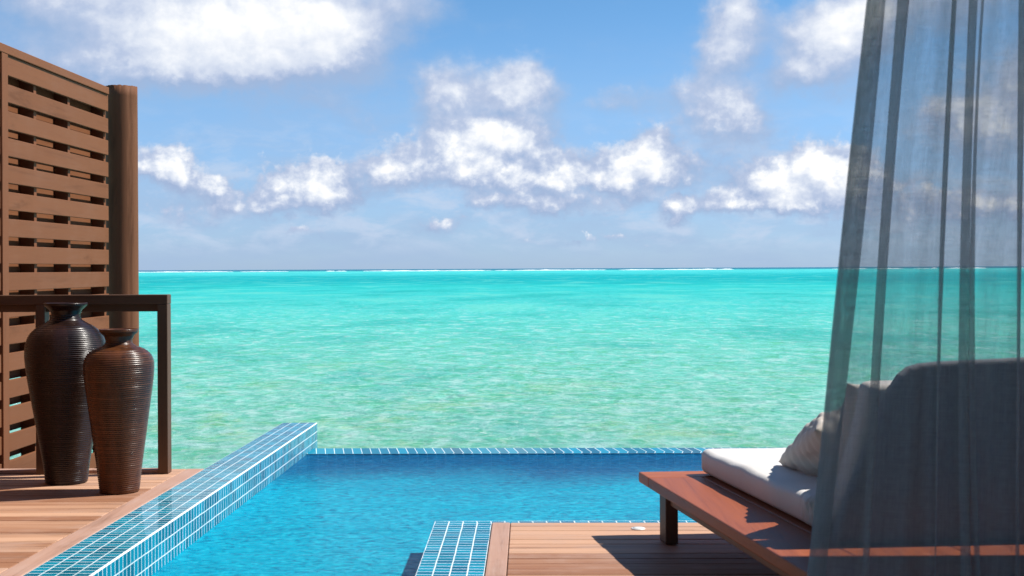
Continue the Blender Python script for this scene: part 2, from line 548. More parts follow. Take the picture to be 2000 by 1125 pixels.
def sea_mat():
    m, t, p = new_mat('lagoon_water')
    t.n.remove(p)
    out = t.n['Material Output']
    geo = t.node('ShaderNodeNewGeometry')
    pos = geo.outputs['Position']
    x, y, z = t.sep(pos)
    yy = t.math('MAXIMUM', y, 6.0)
    # bathymetry: the colour of the water follows the distance from the shore (k/distance)
    off = t.math('DIVIDE', F * (CAM_Z - SEA_Z), yy)
    big = t.noise(t.vmath('MULTIPLY', pos, (0.0035, 0.0075, 0)), 1.0, 5, 0.6)
    offw = t.math('MULTIPLY', off, t.math('MULTIPLY_ADD', big, 0.7, 0.65))
    f = t.math('POWER', t.math('DIVIDE', offw, 400.0, clamp=True), 0.5)
    r = lambda o: sqrt(o / 400)
    k = 0.76
    cc = lambda a, b, c: tuple(q * k for q in srgb(a, b, c))
    col = t.ramp(f, [
        (r(0.2), cc(60, 105, 150)), (r(3.0), cc(40, 110, 150)), (r(4.2), cc(95, 225, 220)), (r(9), cc(70, 215, 216)), (r(14), cc(18, 186, 190)),
        (r(22), cc(10, 180, 184)), (r(36), cc(40, 205, 200)), (r(80), cc(80, 216, 206)), (r(150), cc(112, 219, 200)), (r(240), cc(135, 220, 194)), (r(380), cc(146, 215, 182))])
    # seabed / wave mottling, with pale wave reflections painted into the colour
    near = t.smooth(off, 12.0, 130.0)
    v1 = t.vmath('MULTIPLY', pos, (1.1, 0.62, 0))
    mott = t.noise(v1, 1.0, 9, 0.72, 0.6)
    v2 = t.vmath('MULTIPLY', pos, (0.10, 0.05, 0))
    mott2 = t.noise(v2, 1.0, 5, 0.6, 0.5)
    green = t.math('MULTIPLY', t.smooth(mott, 0.50, 0.62), near)
    col = t.mix(t.math('MULTIPLY', green, t.lin(off, 60, 300, 0.45, 0.85)), col, cc(85, 200, 145))
    pale = t.math('MULTIPLY', t.smooth(mott, 0.49, 0.39), near)
    col = t.mix(t.math('MULTIPLY', pale, 0.62), col, cc(198, 240, 228))
    gold = t.math('MULTIPLY', t.smooth(t.noise(t.vmath('MULTIPLY', pos, (0.25, 0.22, 0)), 1.0, 9, 0.76, 0.5), 0.51, 0.62), t.smooth(off, 90, 330))
    col = t.mix(t.math('MULTIPLY', gold, 0.5), col, cc(165, 212, 130))
    col = t.mix(t.math('MULTIPLY', t.smooth(mott2, 0.50, 0.64), 0.55), col, cc(30, 185, 172))
    mott3 = t.noise(t.vmath('MULTIPLY', pos, (0.016, 0.010, 0)), 1.0, 6, 0.65, 0.3)
    col = t.mix(t.math('MULTIPLY', t.smooth(mott3, 0.52, 0.62), t.smooth(off, 90.0, 20.0, 0.0, 0.55)), col, cc(8, 165, 168))
    col = t.mix(t.math('MULTIPLY', t.smooth(mott2, 0.48, 0.36), 0.4), col, cc(125, 228, 205))
    caus = t.node('ShaderNodeTexVoronoi', feature='DISTANCE_TO_EDGE')  # bright caustic web painted into the sea colour
    wv = t.noise(pos, 0.8, 3, 0.6, color=True)
    t.put(caus.inputs['Vector'], t.vmath('MULTIPLY_ADD', wv, (1.6, 1.6, 0), t.vmath('MULTIPLY', pos, (1.1, 0.8, 0))))
    caus.inputs['Scale'].default_value = 1.0
    cl = t.math('MULTIPLY', t.smooth(caus.outputs[0], 0.075, 0.0), t.smooth(off, 110, 330))
    cl = t.math('MULTIPLY', cl, t.smooth(mott, 0.40, 0.62))
    col = t.mix(t.math('MULTIPLY', cl, 0.16), col, cc(225, 245, 195))
    rip = t.noise(t.vmath('MULTIPLY', pos, (3.4, 2.2, 0)), 1.0, 6, 0.7, 0.8)
    col = t.mix(t.math('MULTIPLY', t.math('MULTIPLY', t.smooth(rip, 0.49, 0.40), t.smooth(off, 70, 270)), 0.5), col, cc(60, 185, 150))
    col = t.mix(t.math('MULTIPLY', t.math('MULTIPLY', t.smooth(rip, 0.52, 0.62), t.smooth(off, 70, 270)), 0.5), col, cc(205, 242, 226))
    foam_glint = t.noise(t.vmath('MULTIPLY', pos, (4.2, 3.0, 0)), 1.0, 6, 0.7, 0.6)  # white flecks: foam, with sun glints painted in
    fo = t.math('MULTIPLY', t.smooth(foam_glint, 0.655, 0.70), t.smooth(off, 20, 90))
    col = t.mix(t.math('MULTIPLY', fo, 0.8), col, (0.72, 0.80, 0.76))
    # waves
    wa = t.noise(t.vmath('MULTIPLY', pos, (0.45, 0.8, 0)), 1.0, 3, 0.55, 0.8)
    wb = t.noise(t.vmath('MULTIPLY', pos, (1.7, 2.4, 0)), 1.0, 8, 0.68, 0.4)
    h = t.math('ADD', t.math('MULTIPLY', wa, 0.55), t.math('MULTIPLY', wb, 0.30))
    nb = t.bump(h, 1.0, 0.6)
    dif = t.node('ShaderNodeBsdfDiffuse')
    t.put(dif.inputs[0], col)
    t.put(dif.inputs[2], nb)
    gl = t.node('ShaderNodeBsdfGlossy')
    t.put(gl.inputs['Color'], (0.9, 0.95, 1.0, 1))
    gl.inputs['Roughness'].default_value = 0.10
    t.put(gl.inputs['Normal'], nb)
    fr = t.node('ShaderNodeFresnel')
    fr.inputs[0].default_value = 1.33
    t.put(fr.inputs[1], nb)
    fac = t.math('MULTIPLY', fr.outputs[0], t.lin(off, 0, 380, 0.10, 0.85))
    mx = t.node('ShaderNodeMixShader')
    t.put(mx.inputs[0], fac)
    t.l.new(dif.outputs[0], mx.inputs[1])
    t.l.new(gl.outputs[0], mx.inputs[2])
    t.l.new(mx.outputs[0], out.inputs[0])
    return m


def build_sea():
    bm = bmesh.new()
    ys = [-60, 0, 12, 30, 80, 200, 600, 2000, 8000, 45000]
    xs = [-45000, -6000, -600, -60, 0, 60, 600, 6000, 45000]
    g = [[bm.verts.new((x, y, SEA_Z)) for x in xs] for y in ys]
    for j in range(len(ys) - 1):
        for i in range(len(xs) - 1):
            bm.faces.new((g[j][i], g[j][i + 1], g[j + 1][i + 1], g[j + 1][i]))
    structure(finish('sea', bm, sea_mat()))
    # surf on the outer reef
    bm = bmesh.new()
    rnd = random.Random(3)
    for k in range(85):
        x = rnd.uniform(-1500, 1500)
        if rnd.random() < 0.55:
            x = rnd.gauss(rnd.choice((-420, 120, 640, -150)), 150)
        L = rnd.uniform(8, 60)
        y = 2200 + rnd.uniform(-90, 120) + 0.04 * x
        h = rnd.uniform(0.4, 1.6)
        n = 9
        rows = []
        for i in range(n):
            tt = i / (n - 1)
            hh = h * (sin(pi * tt) ** 0.6) * rnd.uniform(0.55, 1.1)
            cx = x + (tt - 0.5) * L
            rows.append([bm.verts.new((cx, y - 4 - rnd.uniform(0, 2), SEA_Z - 0.1)), bm.verts.new((cx, y - 1, SEA_Z + hh * 0.8)),
                         bm.verts.new((cx, y + 1, SEA_Z + hh)), bm.verts.new((cx, y + 5, SEA_Z - 0.1))])
        for a, b in zip(rows, rows[1:]):
            for q in range(3):
                bm.faces.new((a[q], b[q], b[q + 1], a[q + 1]))
    m = plain('surf_foam', (0.82, 0.84, 0.85), 0.8, 0.1, 2.0, 0.2, 0.06)
    o = structure(finish('surf', bm, m, smooth=True), 'stuff')
    tag(o, 'white line of surf breaking on the reef along the horizon', 'surf', kind='stuff')


build_sea()

# ------------------------------------------------------------------ pool
WALL_Z = 0.035
DECK_L = 0.032
WATER_Z = -0.148
RIM_Z = -0.140


def ext(a, b, k):
    """point on line a->b pushed past b by k metres"""
    d = (b - a).normalized()
    return b + d * k


def build_pool():
    pool = thing('swimming_pool', (-1.5, 9.0, -1.2), 'infinity pool lined with blue glazed mosaic tiles and white grout', 'swimming pool')
    # --- left parapet wall
    fr = on_z(619.5, 825.5, WALL_Z)
    nr = ext(fr, on_z(176, 1125, WALL_Z), 2.2)
    fl = on_z(550, 826, WALL_Z)
    nl = ext(fl, on_z(40, 1125, WALL_Z), 2.2)
    # make both ends square to the wall
    ax = (fr - nr).normalized()
    sd = Vector((-ax.y, ax.x, 0))
    width = 4 * TILE_L
    fl = fr + sd * width
    L = (fr - nr).length
    nl = nr + sd * width
    bot = -1.3
    bm = bmesh.new()
    uvl = bm.loops.layers.uv.new('UVMap')
    e = 0.006
    # top
    quad_uv(bm, [nr + sd * e, fr + sd * e, fl - sd * e, nl - sd * e][:], [(e, 0), (e, L), (width - e, L), (width - e, 0)], uvl)
    # inner face (towards the water)
    up = Vector((0, 0, 1))
    H = WALL_Z - bot
    nT, fT = nr - up * e, fr - up * e
    quad_uv(bm, [nr - up * H, fr - up * H, fT, nT], [(H, 0), (H, L), (e, L), (e, 0)], uvl)
    quad_uv(bm, [fl - up * H, nl - up * H, nl - up * e, fl - up * e], [(H, 0), (H, L), (e, L), (e, 0)], uvl)
    # ends
    quad_uv(bm, [fr - up * H, fl - up * H, fl - up * e, fr - up * e], [(H, 0.0), (H, width), (e, width), (e, 0.0)], uvl)
    quad_uv(bm, [nl - up * H, nr - up * H, nr - up * e, nl - up * e], [(H, 0.0), (H, width), (e, width), (e, 0.0)], uvl)
    wall = finish('side_wall', bm, M_TILE, pool)
    # grout bead along the arrises
    bm = bmesh.new()

    def bead(a, b, o1, o2, n=5, r=e):
        """quarter round from a->b, starting offset o1*r ending o2*r about centre"""
        ra, rb = [], []
        for i in range(n + 1):
            th = pi / 2 * i / n
            off = (o1 * cos(th) + o2 * sin(th)) * r * 1.02
            ra.append(bm.verts.new(a + off))
            rb.append(bm.verts.new(b + off))
        for i in range(n):
            bm.faces.new((ra[i], rb[i], rb[i + 1], ra[i + 1]))
    c0 = sd * e - up * e
    bead(nr + c0, fr + c0, -sd, up)
    c1 = -sd * e - up * e
    bead(nl + c1, fl + c1, up, sd)
    finish('grout_edge', bm, M_GROUT, pool, smooth=True)

    # --- infinity edge at the far end
    o0 = on_z(600, 875.6, RIM_Z)
    o1 = on_z(1500, 874.2, RIM_Z)
    i0 = on_z(600, 886.6, RIM_Z)
    i1 = on_z(1500, 884.6, RIM_Z)
    ol, orr = o0, ext(o0, o1, 4.5)
    il, irr = i0, ext(i0, i1, 4.5)
    bm = bmesh.new()
    uvl = bm.loops.layers.uv.new('UVMap')
    Lr = (irr - il).length
    quad_uv(bm, [il, irr, orr, ol], [(0, 0.006), (Lr, 0.006), (Lr, TILE_W - 0.0045), (0, TILE_W - 0.0045)], uvl)
    dn = Vector((0, 0, -1.15))
    quad_uv(bm, [ol, orr, orr + dn, ol + dn], [(0, 0), (Lr, 0), (Lr, 1.15), (0, 1.15)], uvl)
    quad_uv(bm, [irr, il, il + dn, irr + dn], [(0, 0), (Lr, 0), (Lr, 1.15), (0, 1.15)], uvl)
    finish('infinity_edge', bm, M_TILE, pool)

    # --- coping round the near deck: four tiles wide on the left, one along the back
    A = on_z(850, 1018, 0.0)            # back left corner
    Bn = ext(A, on_z(811, 1125, 0.0), 2.6)
    C = on_z(960, 1022.4, 0.0)
    Dn = ext(C, on_z(945, 1125, 0.0), 2.6)
    back_r = ext(A, on_z(1500, 1016.5, 0.0), 3.6)
    bk_in = ext(C, on_z(1500, 1022.0, 0.0), 3.6)
    bm = bmesh.new()
    uvl = bm.loops.layers.uv.new('UVMap')
    w4 = 4 * TILE_L
    Lc = (Bn - A).length
    quad_uv(bm, [A, Bn, Dn, C], [(0, 0), (0, Lc), (w4, Lc), (w4, 0.05)], uvl)
    Lb = (back_r - A).length
    quad_uv(bm, [A, C, bk_in, back_r], [(0, 0), (w4, 0.0505), (Lb, 0.0505), (Lb, 0.0)], uvl)
    dn = Vector((0, 0, -1.3))
    quad_uv(bm, [Bn, A, A + dn, Bn + dn], [(0, 0), (0, Lc), (1.3, Lc), (1.3, 0)], uvl)
    quad_uv(bm, [A, back_r, back_r + dn, A + dn], [(0, 0), (Lb, 0), (Lb, 1.3), (0, 1.3)], uvl)
    finish('coping', bm, M_TILE, pool)

    # --- floor and water
    m, t, p = new_mat('pool_floor_mosaic')
    tc = t.node('ShaderNodeTexCoord')
    n = t.noise(tc.outputs['Object'], 4.0, 4, 0.6)
    t.put(p.inputs['Base Color'], t.mix(n, (0.01, 0.36, 0.52), (0.02, 0.46, 0.62)))
    bm = bmesh.new()
    prism(bm, [nr + sd * 0.1, (7, nr.y, 0), (7, irr.y + 0.1, 0), (il.x - 0.1, il.y + 0.1, 0)], -1.29, -1.22)
    finish('pool_floor', bm, m, pool)

    m, t, p = new_mat('pool_water')
    t.n.remove(p)
    out = t.n['Material Output']
    geo = t.node('ShaderNodeNewGeometry')
    pos = geo.outputs['Position']
    x, y, z = t.sep(pos)
    big = t.noise(pos, 0.9, 5, 0.6, 0.4)
    deep = t.smooth(t.math('ADD', y, t.math('MULTIPLY_ADD', big, 1.6, -0.8)), 8.0, 9.3)
    fine = t.noise(t.vmath('MULTIPLY', pos, (19.0, 24.0, 0)), 1.0, 6, 0.66, 0.5)
    mid = t.noise(t.vmath('MULTIPLY', pos, (1.6, 2.4, 0)), 1.0, 5, 0.6, 0.9)
    ca = t.mix(deep, (0.000, 0.390, 0.570), (0.006, 0.115, 0.270))
    cb = t.mix(deep, (0.010, 0.510, 0.680), (0.012, 0.180, 0.360))
    cd = t.mix(deep, (0.000, 0.240, 0.400), (0.003, 0.080, 0.205))
    c = t.mix(t.smooth(fine, 0.50, 0.62), ca, cb)  # light and dark of the ripples put into the water colour
    c = t.mix(t.smooth(fine, 0.48, 0.38), c, cd)
    c = t.mix(t.math('MULTIPLY', t.smooth(mid, 0.50, 0.64), 0.5), c, ca)
    c = t.mix(t.math('MULTIPLY', t.smooth(mid, 0.48, 0.36), 0.35), c, cd)
    ws = t.noise(t.vmath('MULTIPLY', pos, (10.0, 17, 0)), 1.0, 6, 0.66, 0.6)
    wl = t.noise(t.vmath('MULTIPLY', pos, (1.0, 2.6, 0)), 1.0, 3, 0.5, 0.6)
    h = t.math('ADD', t.math('MULTIPLY', ws, 0.4), t.math('MULTIPLY', wl, 0.6))
    nb = t.bump(h, 0.7, 0.07)
    dif = t.node('ShaderNodeBsdfDiffuse')
    t.put(dif.inputs[0], c)
    t.put(dif.inputs[2], nb)
    tr = t.node('ShaderNodeBsdfTransparent')
    t.put(tr.inputs[0], (0.45, 0.90, 0.97, 1))
    m1 = t.node('ShaderNodeMixShader')
    t.put(m1.inputs[0], 0.80)
    t.l.new(tr.outputs[0], m1.inputs[1])
    t.l.new(dif.outputs[0], m1.inputs[2])
    gl = t.node('ShaderNodeBsdfGlossy')
    gl.inputs['Roughness'].default_value = 0.05
    t.put(gl.inputs['Normal'], nb)
    fr_ = t.node('ShaderNodeFresnel')
    fr_.inputs[0].default_value = 1.33
    t.put(fr_.inputs[1], nb)
    m2 = t.node('ShaderNodeMixShader')
    t.put(m2.inputs[0], t.math('MULTIPLY', fr_.outputs[0], 0.5))
    t.l.new(m1.outputs[0], m2.inputs[1])
    t.l.new(gl.outputs[0], m2.inputs[2])
    t.l.new(m2.outputs[0], out.inputs[0])
    bm = bmesh.new()
    wv = [nr + sd * 0.05, (7, nr.y, 0), (7, irr.y + 0.01, 0), (irr.x, irr.y + .01, 0), (il.x, il.y + 0.01, 0), fr + sd * 0.05]
    vs = [bm.verts.new((q[0], q[1], WATER_Z)) for q in wv]
    bm.faces.new(vs)
    structure(finish('pool_water', bm, m))
    return dict(nr=nr, fr=fr, nl=nl, fl=fl, ax=ax, sd=sd, C=C, Dn=Dn, bk=bk_in)


PL = build_pool()

# ------------------------------------------------------------------ decks


def build_decks():
    rnd = random.Random(5)
    # right deck (near, carries the daybed); local frame: x right along the back edge, y away
    C, Dn, bk = PL['C'], PL['Dn'], PL['bk']
    ydir = (C - Dn).normalized()
    xdir = (bk - C).normalized()
    bm = bmesh.new()
    g = 0.004
    bw = on_z(995, 1030, 0).x - on_z(960, 1030, 0).x
    T = 0.03
    zt = 0.004
    # planks run along x
    pw = 0.094
    n = int((C.y + 4.0) / (pw + g))
    for i in range(n):
        y1 = -0.004 - i * (pw + g)
        y0 = y1 - pw
        # break boards into lengths
        x = bw + 0.005
        base = C
        cuts = [x, x + rnd.uniform(2.8, 4.2), 9.0]
        for a, b in zip(cuts, cuts[1:]):
            pts = [base + xdir * (a + 0.002) + ydir * y0, base + xdir * b + ydir * y0, base + xdir * b + ydir * y1, base + xdir * (a + 0.002) + ydir * y1]
            dz = rnd.uniform(-0.0012, 0.0012)
            prism(bm, pts, -T, zt + dz)
    o = structure(finish('near_deck', bm, M_DECK, bevel=0.003, segs=1))
    bm = bmesh.new()
    p0, p1 = C + ydir * -0.004 + xdir * 0.004, Dn + xdir * 0.004
    prism(bm, [p0, p1, p1 + xdir * bw, p0 + xdir * bw][::1], -T, zt + 0.002)
    b = finish('border_board', bm, M_DECK_Y, o, bevel=0.003, segs=1)
    bm = bmesh.new()   # dark underlay beneath the gaps
    prism(bm, [C + ydir * -0.01 + xdir * 0.02, Dn + xdir * 0.02, Dn + xdir * 9, C + xdir * 9 + ydir * -0.01], -0.12, -0.034)
    finish('joist', bm, M_SHADE_WOOD, o)

    # left deck
    nl, fl, ax, sd = PL['nl'], PL['fl'], PL['ax'], PL['sd']
    edge_y = on_z(385, 916, DECK_L).y
    bm = bmesh.new()
    bwl = 0.105
    k = 0
    y = edge_y
    pw = 0.098

    def wall_x(yy, off):
        f = (yy - nl.y) / (fl.y - nl.y)
        q = nl + (fl - nl) * f + sd * off
        return q.x
    while y > -1.0:
        y0 = y - pw
        dz = rnd.uniform(-0.001, 0.001)
        xr0, xr1 = wall_x(y0, bwl + 0.006), wall_x(y, bwl + 0.006)
        cut = rnd.uniform(-4.4, -3.2)
        if cut < xr0 - 0.5:
            prism(bm, [(cut + 0.002, y0), (xr0, y0), (xr1, y), (cut + 0.002, y)], DECK_L - 0.03, DECK_L + dz)
            prism(bm, [(-7, y0), (cut - 0.002, y0), (cut - 0.002, y), (-7, y)], DECK_L - 0.03, DECK_L - dz)
        else:
            prism(bm, [(-7, y0), (xr0, y0), (xr1, y), (-7, y)], DECK_L - 0.03, DECK_L + dz)
        y -= pw + 0.003
    o = structure(finish('far_deck', bm, M_DECK, bevel=0.002, segs=1))
    bm = bmesh.new()
    a0 = Vector((wall_x(edge_y, 0.003), edge_y, 0))
    a1 = Vector((wall_x(-1, 0.003), -1, 0))
    prism(bm, [a1, a0, Vector((wall_x(edge_y, bwl), edge_y, 0)), Vector((wall_x(-1, bwl), -1, 0))], DECK_L - 0.03, DECK_L + 0.002)
    finish('border_board', bm, M_DECK_Y, o, bevel=0.003, segs=1)
    bm = bmesh.new()
    prism(bm, [(-7, -1), (wall_x(-1, 0.004), -1), (wall_x(edge_y - 0.02, 0.004), edge_y - 0.02), (-7, edge_y - 0.02)], DECK_L - 0.25, DECK_L - 0.034)
    finish('joist', bm, M_SHADE_WOOD, o)
    return edge_y


EDGE_Y = build_decks()


# ------------------------------------------------------------------ deck railing (frame standing at the far edge of the left deck)
def build_railing():
    yf = on_z(327, 926, DECK_L).y
    root = thing('deck_railing', (on_y(300, 900, yf).x, yf, DECK_L), 'dark brown timber railing at the far edge of the left deck behind the vases', 'railing')
    xr = on_y(327.5, 700, yf).x
    xl = -6.5
    dep = 0.085
    ztop = on_y(327, 575.3, yf).z
    zb = on_y(327, 594, yf).z
    zs = on_y(327, 608.5, yf).z
    bm = bmesh.new()
    box(bm, (xl, yf, zb), (xr, yf + dep, ztop))
    finish('top_rail', bm, M_RAIL, root, bevel=0.004)
    bm = bmesh.new()
    box(bm, (xl, yf + 0.030, zs), (xr - 0.062, yf + 0.058, zb - 0.001))
    finish('under_rail', bm, M_RAIL, root, bevel=0.002)
    for px0, px1 in ((307, 327.5), (69, 88), (-190, -170), (-450, -430)):
        bm = bmesh.new()
        x0, x1 = on_y(px0, 700, yf).x, on_y(px1, 700, yf).x
        box(bm, (x0, yf + 0.001, DECK_L + 0.001), (x1 - 0.001, yf + dep - 0.001, zb - 0.001))
        finish('post', bm, M_RAIL_Z, root, bevel=0.004)
    # low kerb rail along the deck edge
    bm = bmesh.new()
    zk = DECK_L + 0.022
    y0 = yf + 0.03
    box(bm, (xl, y0, DECK_L + 0.001), (xr - 0.061, y0 + 0.07, zk))
    finish('bottom_rail', bm, M_DECK_Y, root, bevel=0.003)


build_railing()


# ------------------------------------------------------------------ slatted privacy screen and round post
def build_screen():
    D0 = 10.0
    dirv = Vector((62 / F, 1.0, 0)).normalized()
    end = on_y(206, 300, D0)
    end.z = 0
    ztop = on_y(205, 169, D0).z
    root = thing('slatted_screen', (end.x, end.y, -1.0), 'tall brown timber screen of horizontal slats on the left', 'screen')
    side = Vector((dirv.y, -dirv.x, 0))     # towards the pool (+x)
    R = Matrix(((side.x, dirv.x, 0, end.x), (side.y, dirv.y, 0, end.y), (0, 0, 1, 0), (0, 0, 0, 1)))
    # local: x out towards pool, y along (negative = towards camera), z up.  front faces of slats at x = 0
    Y0 = -6.5
    th = 0.022
    pitch = 0.1655
    sh = 0.111
    BD = 0.095
    # depth of stile seen at photo x ~ 11 (from the left edge)
    # solve for local y where the front face projects to px
    def ly(px):
        lo, hi = -7.0, 0.0
        for _ in range(50):
            mid = (lo + hi) / 2
            q = R @ Vector((0, mid, 0))
            pxx = 1000 + F * q.x / q.y
            if pxx < px:
                lo = mid
            else:
                hi = mid
        return mid
    y_st0, y_st1 = ly(2), ly(14)
    bays = [(y_st1, 0.07), (Y0, y_st0)]
    zlow = -1.2
    # frame
    bm = bmesh.new()
    box(bm, (-0.14, y_st0, zlow), (0.012, y_st1, ztop - 0.055), R)
    finish('stile', bm, M_FENCE_Z, root, bevel=0.004)
    bm = bmesh.new()
    box(bm, (-0.155, Y0, ztop - 0.054), (0.014, 0.05, ztop), R)
    finish('cap_rail', bm, M_FENCE, root, bevel=0.004)
    # front slats
    for (ya, yb) in bays:
        bm = bmesh.new()
        z1 = ztop - 0.056
        i = 0
        while z1 - sh > zlow:
            hh = sh + (0.012 if i == 0 else 0)
            box(bm, (-th, ya + 0.002, z1 - hh), (0.0, yb - 0.002, z1), R)
            z1 -= hh + (pitch - sh) if i == 0 else pitch
            i += 1
        finish('front_slats', bm, M_FENCE, root, bevel=0.003)
        bm = bmesh.new()
        z1 = ztop - 0.056 - 0.072
        while z1 - sh > zlow:
            box(bm, (-BD - 2 * th - 0.004, ya + 0.002, z1 - sh - 0.012), (-BD - th - 0.004, yb - 0.002, z1), R)
            z1 -= pitch
        finish('back_slats', bm, M_FENCE, root, bevel=0.003)
        bm = bmesh.new()
        if yb > -0.01:
            yy = [ly(77), ly(142.5), 0.055]
        else:
            yy = [ya + 0.02 + k * 0.62 for k in range(int((yb - ya) / 0.62))]
        for q in yy:
            w = 0.045
            box(bm, (-th - 0.002 - BD, q - w / 2, zlow), (-th - 0.002, q + w / 2, ztop - 0.056), R)
        finish('battens', bm, M_FENCE_Z, root, bevel=0.002)
    # round post
    dp = D0 + 0.10
    pl, pr = on_y(198, 300, dp + 0.116), on_y(259.5, 300, dp + 0.116)
    rad = (pr.x - pl.x) / 2
    c = (pl + pr) / 2
    zt = on_y(233, 166, dp + 0.116).z
    post = thing('round_post', (c.x, c.y + rad, -2.6), 'round brown timber post standing at the end of the slatted screen', 'post')
    bm = bmesh.new()
    segs, rings = 56, 70
    prev = None
    rnd = random.Random(2)
    for j in range(rings + 1):
        z = -2.6 + (zt + 2.6) * j / rings
        rr = rad * (1.03 - 0.03 * j / rings)
        ring = []
        for i in range(segs):
            a = 2 * pi * i / segs
            q = rr * (1 + 0.006 * sin(2 * a + z * 1.3) + 0.003 * sin(3 * a - z * 2.3) + 0.002 * sin(z * 9 + a * 2))
            # drying crack winding down the sunny side
            ca = -0.95 + 0.22 * sin(z * 0.8) + 0.03 * sin(z * 17)
            dd = (a - ca + pi) % (2 * pi) - pi
            if abs(dd) < 0.06 and z > 0.6:
                q -= 0.006
            zz = z + (rnd.uniform(-0.003, 0.004) if j == rings else 0)
            ring.append(bm.verts.new((c.x + q * cos(a), c.y + rad + q * sin(a), zz)))
        if prev:
            for i in range(segs):
                k = (i + 1) % segs
                bm.faces.new((prev[i], prev[k], ring[k], ring[i]))
        prev = ring
    ctr = bm.verts.new((c.x, c.y + rad, zt + 0.004))
    for i in range(segs):
        bm.faces.new((prev[i], prev[(i + 1) % segs], ctr))
    o = finish('trunk', bm, M_POST, post, smooth=True)


build_screen()


# ------------------------------------------------------------------ vases
def build_vase(name, label, zrows, cz, basey, mat, ringpitch):
    """zrows: (half width, Y) in a crop 2.445x enlarged"""
    cpx = cz / 2.445
    g = on_z(cpx, basey, DECK_L)
    dist = g.y
    s = dist / F / 2.445
    y0 = zrows[0][1]
    prof = [(hw * s, (y0 - Y) * s) for hw, Y in zrows]
    # smooth Catmull-Rom resample
    pts = []
    n = len(prof)
    for i in range(n - 1):
        p0, p1, p2, p3 = prof[max(i - 1, 0)], prof[i], prof[i + 1], prof[min(i + 2, n - 1)]
        k = max(2, int(abs(p2[1] - p1[1]) / 0.0018) + 3)
        for j in range(k):
            u = j / k
            q = [0.5 * ((2 * b) + (-a + c) * u + (2 * a - 5 * b + 4 * c - d) * u * u + (-a + 3 * b - 3 * c + d) * u ** 3) for a, b, c, d in zip(p0, p1, p2, p3)]
            pts.append(tuple(q))
    pts.append(prof[-1])
    ztop = prof[-1][1]
    body = []
    rnd = random.Random(len(zrows))
    neckz = (y0 - zrows[-5][1]) * s
    for r, z in pts:
        ph = z / ringpitch
        am = 0.0030 if z < neckz else 0.0008
        ridge = abs((ph % 1.0) - 0.5) * 2
        body.append((r + am * (1 - ridge ** 2) - am * 0.6, z))
    rt = body[-1][0]
    body += [(rt * 0.995, ztop + 0.004), (rt * 0.93, ztop + 0.004), (rt * 0.80, ztop - 0.02), (prof[-4][0] * 0.80, ztop - 0.08), (prof[-4][0] * 0.78, ztop - 0.15)]
    bm = bmesh.new()
    lathe(bm, body, 112)
    o = finish(name, bm, mat, smooth=True)
    o.location = (g.x, g.y, DECK_L + 0.003)
    tag(o, label, 'vase', 'ridged floor vases on the left deck')
    return o


build_vase('floor_vase', 'taller blackish ribbed floor vase in front of the railing', [
    (94, 988), (98, 975), (106, 900), (132, 750), (158, 600), (178, 480), (187, 400), (188, 370), (183, 325), (165, 280), (130, 247), (92, 225), (72, 210), (66, 190), (72, 170), (92, 150), (99, 143), (100, 136)],
    318, 942.5, M_VASE_A, 0.0108)
build_vase('floor_vase', 'shorter reddish brown ribbed floor vase nearer the pool wall', [
    (90, 1030), (93, 1015), (106, 900), (125, 760), (146, 600), (159, 500), (163, 435), (160, 405), (146, 375), (115, 350), (80, 336), (64, 322), (62, 305), (68, 290), (84, 274), (90, 267), (91, 259)],
    571, 960.5, M_VASE_B, 0.0108)

# ------------------------------------------------------------------ daybed
BED_Z = 0.288
AWAY = Vector((-415 / F, 1.0, 0)).normalized()
TOW = -AWAY                         # from the foot towards the head (towards the camera)
ACR = Vector((cos(radians(4.5)), sin(radians(4.5)), 0))   # across, to the right
C0 = on_z(1247, 921.5, BED_Z)       # far left top corner of the platform


def bedpt(s, w, z):
    q = C0 + TOW * s + ACR * w
    return Vector((q.x, q.y, z))


def slab(bm, s0, s1, w0, w1, z0, z1):
    pts = [bedpt(s1, w0, 0), bedpt(s1, w1, 0), bedpt(s0, w1, 0), bedpt(s0, w0, 0)]
    return prism(bm, pts, z0, z1)


BED_L, BED_W = 2.12, 1.75


def build_bed():
    root = thing('daybed', bedpt(1.0, 0.8, 0.004), 'low reddish hardwood daybed platform on the near deck by the pool', 'daybed')
    th = 0.046
    eb = 0.17
    # end board across the foot
    bm = bmesh.new()
    slab(bm, 0, eb, 0, BED_W, BED_Z - th, BED_Z)
    finish('end_board', bm, M_BED_X, root, bevel=0.006, segs=3)
    bm = bmesh.new()
    w = 0
    pw = 0.24
    while w < BED_W - 0.01:
        slab(bm, eb + (0.011 if w > 0.1 else 0.002), BED_L, w, min(w + pw, BED_W), BED_Z - th, BED_Z)
        w += pw + 0.002
        pw = 0.37
    finish('platform', bm, M_BED, root, bevel=0.006, segs=3)
    # apron rails set in from the edge
    bm = bmesh.new()
    ins = 0.075
    slab(bm, 0.26, BED_L - 0.1, ins, ins + 0.035, BED_Z - th - 0.065, BED_Z - th - 0.001)
    finish('side_rail', bm, M_BEDSIDE, root, bevel=0.003)
    bm = bmesh.new()
    slab(bm, 0.26, BED_L - 0.1, BED_W - ins - 0.035, BED_W - ins, BED_Z - th - 0.065, BED_Z - th - 0.001)
    finish('side_rail', bm, M_BEDSIDE, root, bevel=0.003)
    for s0 in (0.155, BED_L - 0.32):
        for w0 in (0.055, BED_W - 0.115):
            bm = bmesh.new()
            slab(bm, s0, s0 + 0.10, w0, w0 + 0.056, 0.006, BED_Z - th - 0.001)
            finish('leg', bm, M_BEDLEG, root, bevel=0.004)
    return root


build_bed()


